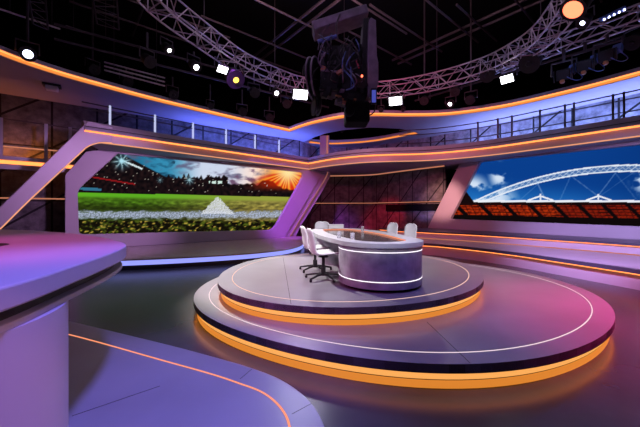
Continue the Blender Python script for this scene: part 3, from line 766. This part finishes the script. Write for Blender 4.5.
# long lighting bars over the left wall
for k, (w_, z, lb) in enumerate(((1.2, 7.3, 'dark lighting bar above the left gallery, lower one'), (1.5, 7.65, 'dark lighting bar above the left gallery, upper one'))):
    a, b = LP.p(-4.2, z, w_ + .2), LP.p(7.2, z, w_ + .2); o = MB().tube([a, b], .045, 6).build('lighting_bar', M['steel']); tag(o, lb, 'bar', 'lighting bars')
    for s in (0.1, .5, .9):
        pass
bar_r = MB().tube([(4.8, 16.2, 7.3), (12.6, 7.2, 7.3)], .045, 6).build('lighting_bar', M['steel']); tag(bar_r, 'dark lighting bar above the right gallery railing', 'bar', 'lighting bars')

# ---------------------------------------------------------------- lamps
AIM = Vector((1.0, 6.6, 1.0))
def place(px, py, d): return Vector(((px - CX) / FPX * d, d, EYE + (HY - py) / FPX * d))
def lamp(px, py, d, kind, size, lens, label, hang, aim=None):
    """a stage lamp: clamp, yoke, housing, lens; hang = height of the bar it hangs from"""
    p = place(px, py, d); t = thing('stage_lamp', p, label, 'lamp', 'stage lamps under the ceiling')
    dirv = ((aim or AIM) - p).normalized(); q = dirv.to_track_quat('Z', 'Y').to_matrix()
    r = size
    if kind == 'panel':
        MB().box(p - dirv * .06, (r * 2.2, r * 1.5, .12), M=q).build('housing', M['rig'], t)
        MB().box(p + dirv * .012, (r * 2.0, r * 1.3, .02), M=q).build('lens', lens, t)
    elif kind == 'box':
        MB().box(p - dirv * .16, (r * 1.5, r * 1.3, .40), M=q).build('housing', M['rig'], t, bevel=.01)
        MB().box(p - dirv * .34 , (r * 1.1, r * 1.0, .10), M=q).build('heat_sink', M['blue_lit'], t)
        for sx in (-1, 1): MB().box(p + q @ Vector((sx * r * .95, 0, .05)), (.015, r * 1.4, .30), M=q).build('barn_door', M['rig'], t)
        MB().box(p + dirv * .045, (r * 1.2, r * 1.0, .01), M=q).build('lens', lens, t)
    elif kind == 'mover':
        MB().lathe([(r * .55, -r * 2.2), (r * .95, -r * 1.5), (r, -r * .2), (r * 1.1, 0), (r * .9, 0.0)], p, 20, M=q).build('housing', M['rig'], t, sm=True)
        MB().lathe([(r * .34, 0.012), (r * .28, 0.03)], p, 20, M=q).build('lens', lens, t)
    else:
        MB().lathe([(r * .5, -r * 2.0), (r * .85, -r * 1.6), (r * 1.0, -.01), (r * 1.1, 0.0), (r * 1.1, .03), (r * .98, .03)], p, 20, M=q).build('housing', M['rig'], t, sm=True)
        MB().lathe([(r * .93, 0.02), (r * .80, r * .12), (r * .4, r * .2), (.001, r * .22)], p, 20, M=q, cap=False).build('lens', lens, t, sm=True)
    side = dirv.cross(Vector((0, 0, 1)))
    side = side.normalized() if side.length > 1e-3 else Vector((1, 0, 0))
    c = p - dirv * r; w = r * 1.35; topz = hang if hang else p.z + r * 2.6
    yk = [c + side * w, c + side * w + Vector((0, 0, r * 1.7)), c - side * w + Vector((0, 0, r * 1.7)), c - side * w]
    MB().tube(yk, r * .14, 6).build('yoke', M['steel'], t)
    if topz > c.z + r * 1.7: MB().tube([c + Vector((0, 0, r * 1.7)), Vector((c.x, c.y, topz))], r * .2, 6).build('clamp', M['steel'], t)
    return t
LW, LB = M['lens_w'], M['lens_b']
lamp(28, 54, 9.2, 'par', .19, LB, 'bright round blue white lamp above the amber rim at far left', 8.4, Vector((-1.5, 2.5, 1.0)))
lamp(169, 50, 9.6, 'par', .15, LW, 'bright white lamp under the left side of the circular truss', 6.95)
lamp(196, 67, 10.4, 'par', .17, LW, 'glaring white lamp hanging just right of the leftmost truss lamp', 6.95)
lamp(222.5, 69.5, 11.0, 'panel', .17, LW, 'small white panel lamp on the truss beside the amber moving head', 7.0)
lamp(236, 80, 11.4, 'mover', .30, M['lens_glint'], 'big dark moving head lamp with an amber glint in its lens under the truss', 7.0)
lamp(211, 106, 14.0, 'par', .13, LW, 'small round white lamp low above the left amber rim', 7.3)
lamp(276.5, 93, 12.8, 'par', .17, LW, 'round white lamp tilted down under the truss, left of the square lamp', 7.0)
lamp(300.5, 94.5, 13.6, 'panel', .30, LW, 'bright square lamp just left of the hanging camera rig', 7.0)
lamp(395.5, 101, 14.3, 'panel', .27, LW, 'bright square lamp just right of the hanging camera rig', 7.0)
lamp(381, 110, 14.6, 'par', .10, LW, 'tiny white lamp between the camera rig and the square lamp', 7.0)
lamp(403, 110, 14.8, 'par', .07, LB, 'tiny bluish lamp below the bright square lamp', 7.0)
lamp(450, 104, 13.8, 'par', .16, LW, 'round white lamp low above the amber rim at right centre', 7.3)
lamp(507, 79, 11.6, 'panel', .20, LW, 'tilted white panel lamp under the right side of the circular truss', 7.0)
lamp(487, 76, 12.0, 'mover', .24, M['rig'], 'dark unlit moving head lamp left of the tilted panel lamp', 7.0)
lamp(529, 64, 10.9, 'mover', .30, M['rig'], 'large dark unlit moving head where the two trusses meet', 7.0)
lamp(573.5, 9, 7.5, 'par', .26, M['lens_r'], 'glowing red orange lamp at the top right on the truss', 7.4)
lamp(583, 22.5, 8.5, 'par', .15, LB, 'white multi bulb lamp just below the red orange lamp', 7.2)
for (px, py, d, lb) in ((563, 75, 10.2, 'blue lit moving head lamp, lowest of three below the right truss'), (584, 66, 9.8, 'blue lit moving head lamp, middle of three below the right truss'), (606, 56, 9.4, 'blue lit moving head lamp, highest of three below the right truss')):
    t = lamp(px, py, d, 'box', .24, M['rig'], lb, 7.0, Vector((3.0, 5.0, 3.0)))
    p = place(px, py, d); MB().box(p + Vector((.25, -.1, .16)), (.16, .2, .22), rz=.5, ry=.4).build('drive_box', M['blue_lit'], t)
    MB().tube(smooth([tuple(p + Vector(v)) for v in ((.3, -.1, .1), (.45, -.2, -.15), (.25, -.2, -.25), (.05, -.1, -.1))], 5), .014, 5).build('cable', M['blue_lit'], t)
    MB().lathe([(.05, 0), (.07, .05), (.05, .1)], p + Vector((-.1, -.1, -.3)), 10).build('cap', M['orangegear'], t)
lamp(632, 43, 9.2, 'mover', .20, M['rig'], 'dark red stage lamp at the right edge below the truss', 6.9)
t = thing('led_batten', place(612, 15, 8.2), 'short blue led batten with bright dots on the right truss', 'lamp')
p, q = place(600, 20, 8.3), place(625, 8, 8.1)
MB().tube([p, q], .06, 8).build('housing', M['blue_lit'], t)
for k in range(5):
    c = p.lerp(q, (k + .5) / 5) + Vector((0, -.05, -.045)); MB().lathe([(.02, -.02), (.02, .02)], c, 8).build('diode', LB, t)
lamp(342, 131.5, 18.6, 'par', .07, M['lens_c'], 'tiny cyan lamp in the dark opening behind the canopy', 11.56, Vector((2, 2, 3)))
# dim unlit lamps along the bars
for i, (px, py, d, lb) in enumerate(((95, 70, 11.6, 'dim unlit lamp above the left amber rim, nearest the left edge'), (128, 82, 12.4, 'dim unlit lamp above the left amber rim, left of the row'), (174, 95, 13.2, 'dim unlit lamp left of the small low white lamp'), (243, 112, 14.6, 'dim unlit lamp right of the small low white lamp'),
                                      (270, 118, 15.5, 'dim unlit lamp near the inside corner of the amber rim'), (255, 93, 12.6, 'dim unlit lamp between the moving head and tilted lamp'), (287, 104, 13.9, 'dim unlit lamp under the bright square lamp'), (150, 62, 9.9, 'dim unlit lamp left of the first white truss lamp'),
                                      (424, 101, 14.4, 'dim unlit lamp between the square lamp and round lamp at right'), (470, 100, 13.2, 'dim unlit lamp right of the low round lamp'), (455, 92, 13.6, 'dim unlit lamp on the truss above the low round lamp'))):
    lamp(px, py, d, ('mover', 'par')[i % 2], .18, M['rig'], lb, 11.56 if i in (0, 8, 9) else 7.3)
# dim hanging hardware at the upper left
for lb, pts, d in (('dim hanging lattice frame at the upper left corner, in front of the grid', ((27, -14, 33, 24), (44, -14, 48, 30)), 9.4), ('dim hanging lattice frame above the left amber rim, right of the corner one', ((92, -6, 97, 24), (116, -8, 119, 30)), 10.6)):
    a0, a1, b0, b1 = (place(*pts[0][:2], d), place(*pts[0][2:], d), place(*pts[1][:2], d + .4), place(*pts[1][2:], d + .4))
    t = thing('hanging_frame', a1, lb, 'frame', 'hanging lattice frames')
    for p, q in ((a0, a1), (b0, b1), (Vector((a0.x, a0.y, a0.z)), Vector((a0.x, a0.y, 11.55)))): MB().tube([p, q], .03, 6).build('upright', M['steel'], t)
    mb = MB()
    for k in range(6):
        mb.tube([a0.lerp(a1, k / 5), b0.lerp(b1, k / 5)], .016, 5)
        if k < 5: mb.tube([a0.lerp(a1, k / 5), b0.lerp(b1, (k + 1) / 5)], .012, 5)
    mb.build('lacing', M['steel'], t)
for (x0, y0, x1, y1, d, lb) in ((0, 9, 60, 29, 9.0, 'dim thin bar crossing the upper left corner'), (66, 26, 112, 40, 10.6, 'dim bar above the left amber rim, upper'), (104, 62, 165, 78, 11.6, 'dim bar left of the white truss lamps, upper of three'), (104, 66, 165, 82, 11.5, 'dim bar left of the white truss lamps, middle of three'), (104, 70, 165, 86, 11.4, 'dim bar left of the white truss lamps, lowest of three')):
    a, b = place(x0, y0, d), place(x1, y1, d + 1.2)
    t = thing('lighting_bar', a, lb, 'bar', 'short lighting bars')
    MB().tube([a, b], .03, 6).build('tube', M['alu'], t)
    for k in (.15, .85): c = a.lerp(b, k); MB().tube([c, Vector((c.x, c.y, 11.55))], .01, 5).build('hanger', M['steel'], t)
# small projector under the canopy at left
p = place(52, 84, 11.2); t = thing('ceiling_projector', (p.x, p.y, 6.0), 'small pale boxy projector fixed under the canopy at far left', 'projector')
MB().box((p.x, p.y, 6.02), (.34, .28, .14), rz=.6).build('body', M['post'], t, bevel=.02)
MB().box((p.x, p.y, 6.12), (.50, .36, .06), rz=.6).build('mount_plate', M['rig'], t)

# ---------------------------------------------------------------- hanging robotic camera rig
D = 7.5
def q3(px, py, dd=0): return place(px, py, D + dd)
cr = thing('camera_rig', q3(345, 125), 'hanging robotic camera rig with cables, reels and black boxes above the desk', 'camera rig')
K = D / FPX
def qbox(name, x0, y0, x1, y1, dep, mat, dd=0, rz=0, ry=0, parent=None, bevel=.01):
    c = q3((x0 + x1) / 2, (y0 + y1) / 2, dd)
    return MB().box(c, ((x1 - x0) * K, dep, (y1 - y0) * K), rz=rz, ry=ry).build(name, mat, parent or cr, bevel=bevel)
MB().box((q3(345, 0).x, D, 9.3), (.42, .42, 4.6)).build('hoist_column', M['black'], cr)
# yoke crossbar: tilted box
a, b = q3(313, 32), q3(366, 15)
MB().box((a + b) / 2, ((b - a).length, .55, .20), ry=-math.atan2(b.z - a.z, b.x - a.x)).build('crossbar', M['rigpurple'], cr, bevel=.02)
def sideplate(name, pts, dd, dep, mat):
    P = [q3(x, y, dd) for x, y in pts]; return MB().plate([P], (0, dep, 0)).build(name, mat, cr, bevel=.015)
sideplate('side_plate', [(371, 17), (376, 20), (377, 55), (378.5, 62), (378.5, 84), (376, 93), (371, 97.5), (368, 96), (368, 50), (369, 20)], -.35, .5, M['rigpurple'])
sideplate('side_plate', [(364, 18), (369, 17), (369, 96), (362, 96), (362, 45)], -.2, .5, M['rig'])
# reels seen nearly edge-on
def reel(px, py, R_, th, mat, dd=0, tilt=0.35):
    Mx = Matrix.Rotation(tilt, 3, 'Z') @ Matrix.Rotation(PI / 2, 3, 'Y')
    o = MB().lathe([(R_ * .3, -th), (R_ * .97, -th), (R_ * .97, -th * .7), (R_ * .72, -th * .6), (R_ * .72, th * .6), (R_ * .97, th * .7), (R_ * .97, th), (R_ * .3, th)], q3(px, py, dd), 32, M=Mx).build('cable_reel', M['rig'], cr, sm=True)
    c = q3(px, py, dd)
    for sx in (-th * .85, th * .85):
        MB().tube([c + Mx @ Vector((math.cos(a * PI / 20) * R_, math.sin(a * PI / 20) * R_, sx)) for a in range(40)], .022, 6, True).build('rim', mat, o, sm=True)
    return o
reel(314.5, 79, 20 * K, .07, M['rigpurple'], 0, -.28)
reel(316, 106, 9 * K, .06, M['rig'], 0, .3)
qbox('drive_box', 320, 50, 342, 96, .45, M['rig'], .1)
qbox('monitor', 320.5, 73, 338, 90, .12, M['rig'], -.25, rz=.15)
qbox('monitor_rim', 321, 71, 337, 73, .12, M['rigpurple'], -.26, rz=.15)
qbox('control_box', 340, 48, 362, 94, .4, M['rig'], .1)
o = qbox('battery_pack', 336, 92, 364, 106, .4, M['rig'], -.05, ry=.25)
for k in range(4): MB().box(q3(338.5 + k * 2.3, 96 + k * 2.6, -.28), (.14, .03, .03), ry=.25).build('orange_clip', M['orangegear'], cr)
qbox('camera_body', 345, 105, 368, 125, .6, M['black'], -.1, bevel=.05)
MB().lathe([(.09, 0), (.11, .12), (.10, .22)], q3(349, 113, -.4), 20, M=Matrix.Rotation(PI / 2, 3, 'X')).build('lens', M['black'], cr, sm=True)
qbox('status_screen', 371, 89, 376.5, 104, .06, M['rig'], -.35, bevel=.004)
qbox('status_display', 372, 90.5, 375.8, 102, .02, M['screenblue'], -.395, bevel=0)
rr_ = random.Random(3)
for k in range(34):
    x = rr_.uniform(318, 362); y0 = rr_.uniform(32, 74); L_ = rr_.uniform(8, 26); b_ = rr_.uniform(-9, 9)
    P = [tuple(q3(x, y0, -.30 + rr_.uniform(-.1, .1))), tuple(q3(x + b_, y0 + L_ * .4, -.42)), tuple(q3(x + b_ * 1.3, y0 + L_ * .8, -.36)), tuple(q3(x + b_ * .3, y0 + L_, -.27))]
    MB().tube(smooth(P, 5), rr_.uniform(.008, .018), 5).build('cable', (M['rig'], M['rig'], M['blue_lit'], M['steel'], M['rig'], M['rigpurple'])[k % 6], cr, sm=True)
for k in range(22):
    c = q3(rr_.uniform(320, 366), rr_.uniform(44, 104), -.28); w_ = rr_.uniform(.05, .16)
    MB().box(c, (w_, .1, w_ * rr_.uniform(.5, 1.4)), ry=rr_.uniform(-.5, .5), rz=rr_.uniform(-.4, .4)).build('connector_box', (M['rig'], M['rig'], M['steel'], M['rigpurple'], M['rig'], M['black'], M['orangegear'])[k % 7], cr)
for k in range(5):
    c = q3(320 + k * 3.6, 41 - k * 1.0, -.3); MB().lathe([(.045, -.05), (.045, .05)], c, 10, M=Matrix.Rotation(PI / 2 - .3, 3, 'Y')).build('connector', M['blue_lit'], cr)
for P in ([(309, 60), (304, 66), (303, 75)], [(330, 24), (322, 34), (318, 50)], [(340, 14), (336, 26), (338, 40)], [(368, 100), (366, 112), (360, 118)], [(376, 103), (374, 112), (368, 116)], [(352, 40), (349, 60), (356, 90)]):
    MB().tube(smooth([tuple(q3(x, y, -.3)) for x, y in P], 6), .016, 5).build('cable', M['steel'], cr, sm=True)
MB().box(q3(362, 76, -.45), (.04, .03, .04)).build('indicator', M['lens_r'], cr)
MB().tube([q3(356, 60, -.3), q3(359, 68, -.33)], .02, 5).build('red_cable', M['redgear'], cr)

# ---------------------------------------------------------------- light
LIGHT_K = 1.0
def area(name, loc, target, sx, sy, col, e):
    l = bpy.data.lights.new(name, 'AREA'); l.shape = 'RECTANGLE'; l.size = sx; l.size_y = sy; l.color = col; l.energy = e * LIGHT_K
    o = bpy.data.objects.new(name, l); o.location = loc
    o.rotation_euler = (Vector(target) - Vector(loc)).to_track_quat('-Z', 'Y').to_euler(); COL.objects.link(o); return o
def spot(name, loc, target, ang, col, e, blend=.5, r=.15):
    l = bpy.data.lights.new(name, 'SPOT'); l.spot_size = math.radians(ang); l.spot_blend = blend; l.color = col; l.energy = e * LIGHT_K; l.shadow_soft_size = r
    o = bpy.data.objects.new(name, l); o.location = loc
    o.rotation_euler = (Vector(target) - Vector(loc)).to_track_quat('-Z', 'Y').to_euler(); COL.objects.link(o); return o
# key wash from the truss lamps, then spots placed for their effect
spot('key_left', place(196, 67, 10.2) + Vector((0, 0, -.4)), (-0.9, 6.9, .5), 34, (1.0, .94, .92), 4300, .5, .07)
spot('key_back', place(300, 94, 13.2) + Vector((0, 0, -.4)), (0.6, 7.2, .6), 48, (.88, .86, 1.0), 500, .5, .2)
spot('key_right', place(395, 101, 14.0) + Vector((0, 0, -.4)), (1.8, 7.0, .5), 48, (.92, .86, 1.0), 500, .5, .2)
spot('front_fill', (0.9, 1.2, 4.6), (0.9, 7.4, 1.1), 32, (.92, .89, 1.0), 1700, .6, .12)  # added fill floating in front, brightens the chairs and desk drum
spot('blue_front', (2.5, 2.0, 7.5), (1.3, 4.2, .4), 36, (.24, .20, 1.0), 900, .9, .3)
spot('magenta_right', (6.2, 2.0, 6.8), (5.2, 4.0, 0), 52, (1.0, .03, .32), 4600, .9, .3)
spot('magenta_floor', (5.6, 1.2, 2.6), (5.6, 6.0, 0), 62, (1.0, .03, .30), 1500, .9, .2)  # extra low spot added to turn the right floor magenta
spot('pink_podium', (6.6, 8.4, 6.9), (4.0, 7.2, .3), 46, (1.0, .55, .74), 1100, .9, .3)
spot('violet_left_frame', (-1.8, 6.2, 4.1), (-8.0, 11.2, 2.0), 50, (.72, .36, .84), 1800, .8, .2)  # free-floating spot without a fixture, added to light the surround beneath the band
spot('violet_leg', (-3.2, 10.4, 6.9), (-1.4, 17.0, 2.0), 34, (.50, .10, 1.0), 6500, .7, .3)
spot('pink_right_leg', (3.4, 9.6, 3.0), (6.3, 16.3, 2.3), 19, (1.0, .46, .40), 4200, .8, .2)  # mid-air spot with no fixture, added to light the slanted leg
spot('lavender_benches', (3.6, 5.6, 4.2), (9.8, 10.4, .3), 56, (.62, .44, 1.0), 3800, .8, .3)
spot('violet_desk', (0.2, 1.2, 7.0), (-1.3, 2.3, .3), 40, (.22, .18, 1.0), 3000, .8, .3)
spot('pink_pedestal', (2.2, 0.9, 3.4), (-1.7, 1.35, .5), 20, (1.0, .42, .55), 300, .8, .1)  # added pink spot that offsets the violet on the pedestal
spot('desk_underglow', (-1.72, 0.72, .85), (-1.70, 1.15, 1.15), 90, (1.0, .16, .05), 14, .8, .05)
spot('magenta_desk', (-5.0, 0.5, 4.5), (-3.0, 3.2, 1.4), 50, (1.0, .10, .6), 1000, .8, .3)
spot('red_wall', (3.4, 15.8, 3.7), (4.1, 20.0, 1.0), 38, (1.0, .015, .06), 1100, .9, .2)
spot('wall_wash', (1.0, 12.0, 7.0), (1.5, 20.8, 2.0), 60, (.75, .42, .55), 260, .8, .3)
spot('blue_wall', (5.4, 16.6, 1.0), (5.8, 18.2, 2.4), 80, (.3, .3, 1.0), 70, .9, .1)
spot('magenta_band', (1.0, 8.0, 5.0), (2.5, 15.5, 4.4), 100, (.95, .15, .30), 1100, .9, .3)
spot('rig_violet', (-1.6, 4.0, 6.9), (0.6, 7.4, 5.4), 30, (.62, .34, .85), 130, .7, .2)  # spot added to bring purple highlights onto the rig
area('gallery_uplight_left', LP.p(4.2, 4.3, -1.2), LP.p(4.2, 6.2, -1.7), 7.5, .25, (.14, .20, 1.0), 360)
area('gallery_uplight_right', RP.p(0.5, 4.3, -1.2), RP.p(0.5, 6.2, -1.7), 11.0, .3, (.30, .40, 1.0), 520)
area('gallery_uplight_amber', LP.p(-5.6, 3.75, -1.6), LP.p(-5.6, 4.6, -2.0), 2.2, .12, (1.0, .26, .04), 20)
area('grid_fill', (1.0, 9.5, 7.7), (1.0, 9.5, 12), 3, 3, (1.0, .55, .66), 420)  # upward area light added so the ceiling pipes show
area('stage_wash', (1.0, 8.5, 9.2), (1.0, 8.5, 0), 9, 9, (.80, .64, 1.0), 170)
spot('blue_fixtures', (6.0, 5.6, 6.4), (7.6, 9.6, 5.9), 26, (.30, .42, 1.0), 260, .6, .1)  # spot added to turn the boxy fixtures blue

w = bpy.data.worlds.new('World'); S.world = w; w.use_nodes = True
w.node_tree.nodes['Background'].inputs[0].default_value = (.35, .25, .45, 1); w.node_tree.nodes['Background'].inputs[1].default_value = 0.012

# ---------------------------------------------------------------- camera
cam = bpy.data.cameras.new('Camera'); co = bpy.data.objects.new('Camera', cam); COL.objects.link(co)
co.location = (0, 0, EYE); co.rotation_euler = (PI / 2, 0, 0)
cam.sensor_width = 36.0; cam.lens = 36.0 * FPX / 640.0; cam.shift_y = -(213.5 - HY) / 640.0; cam.clip_start = 0.05; cam.clip_end = 200
S.camera = co
vs = S.view_settings; vs.view_transform = 'Standard'; vs.look = 'None'; vs.exposure = 0.0; vs.gamma = 1.0; vs.use_curve_mapping = False
S.cycles.max_bounces = 6; S.cycles.diffuse_bounces = 3; S.cycles.glossy_bounces = 3; S.cycles.transmission_bounces = 6
S.cycles.use_denoising = True; S.cycles.sample_clamp_indirect = 4.0
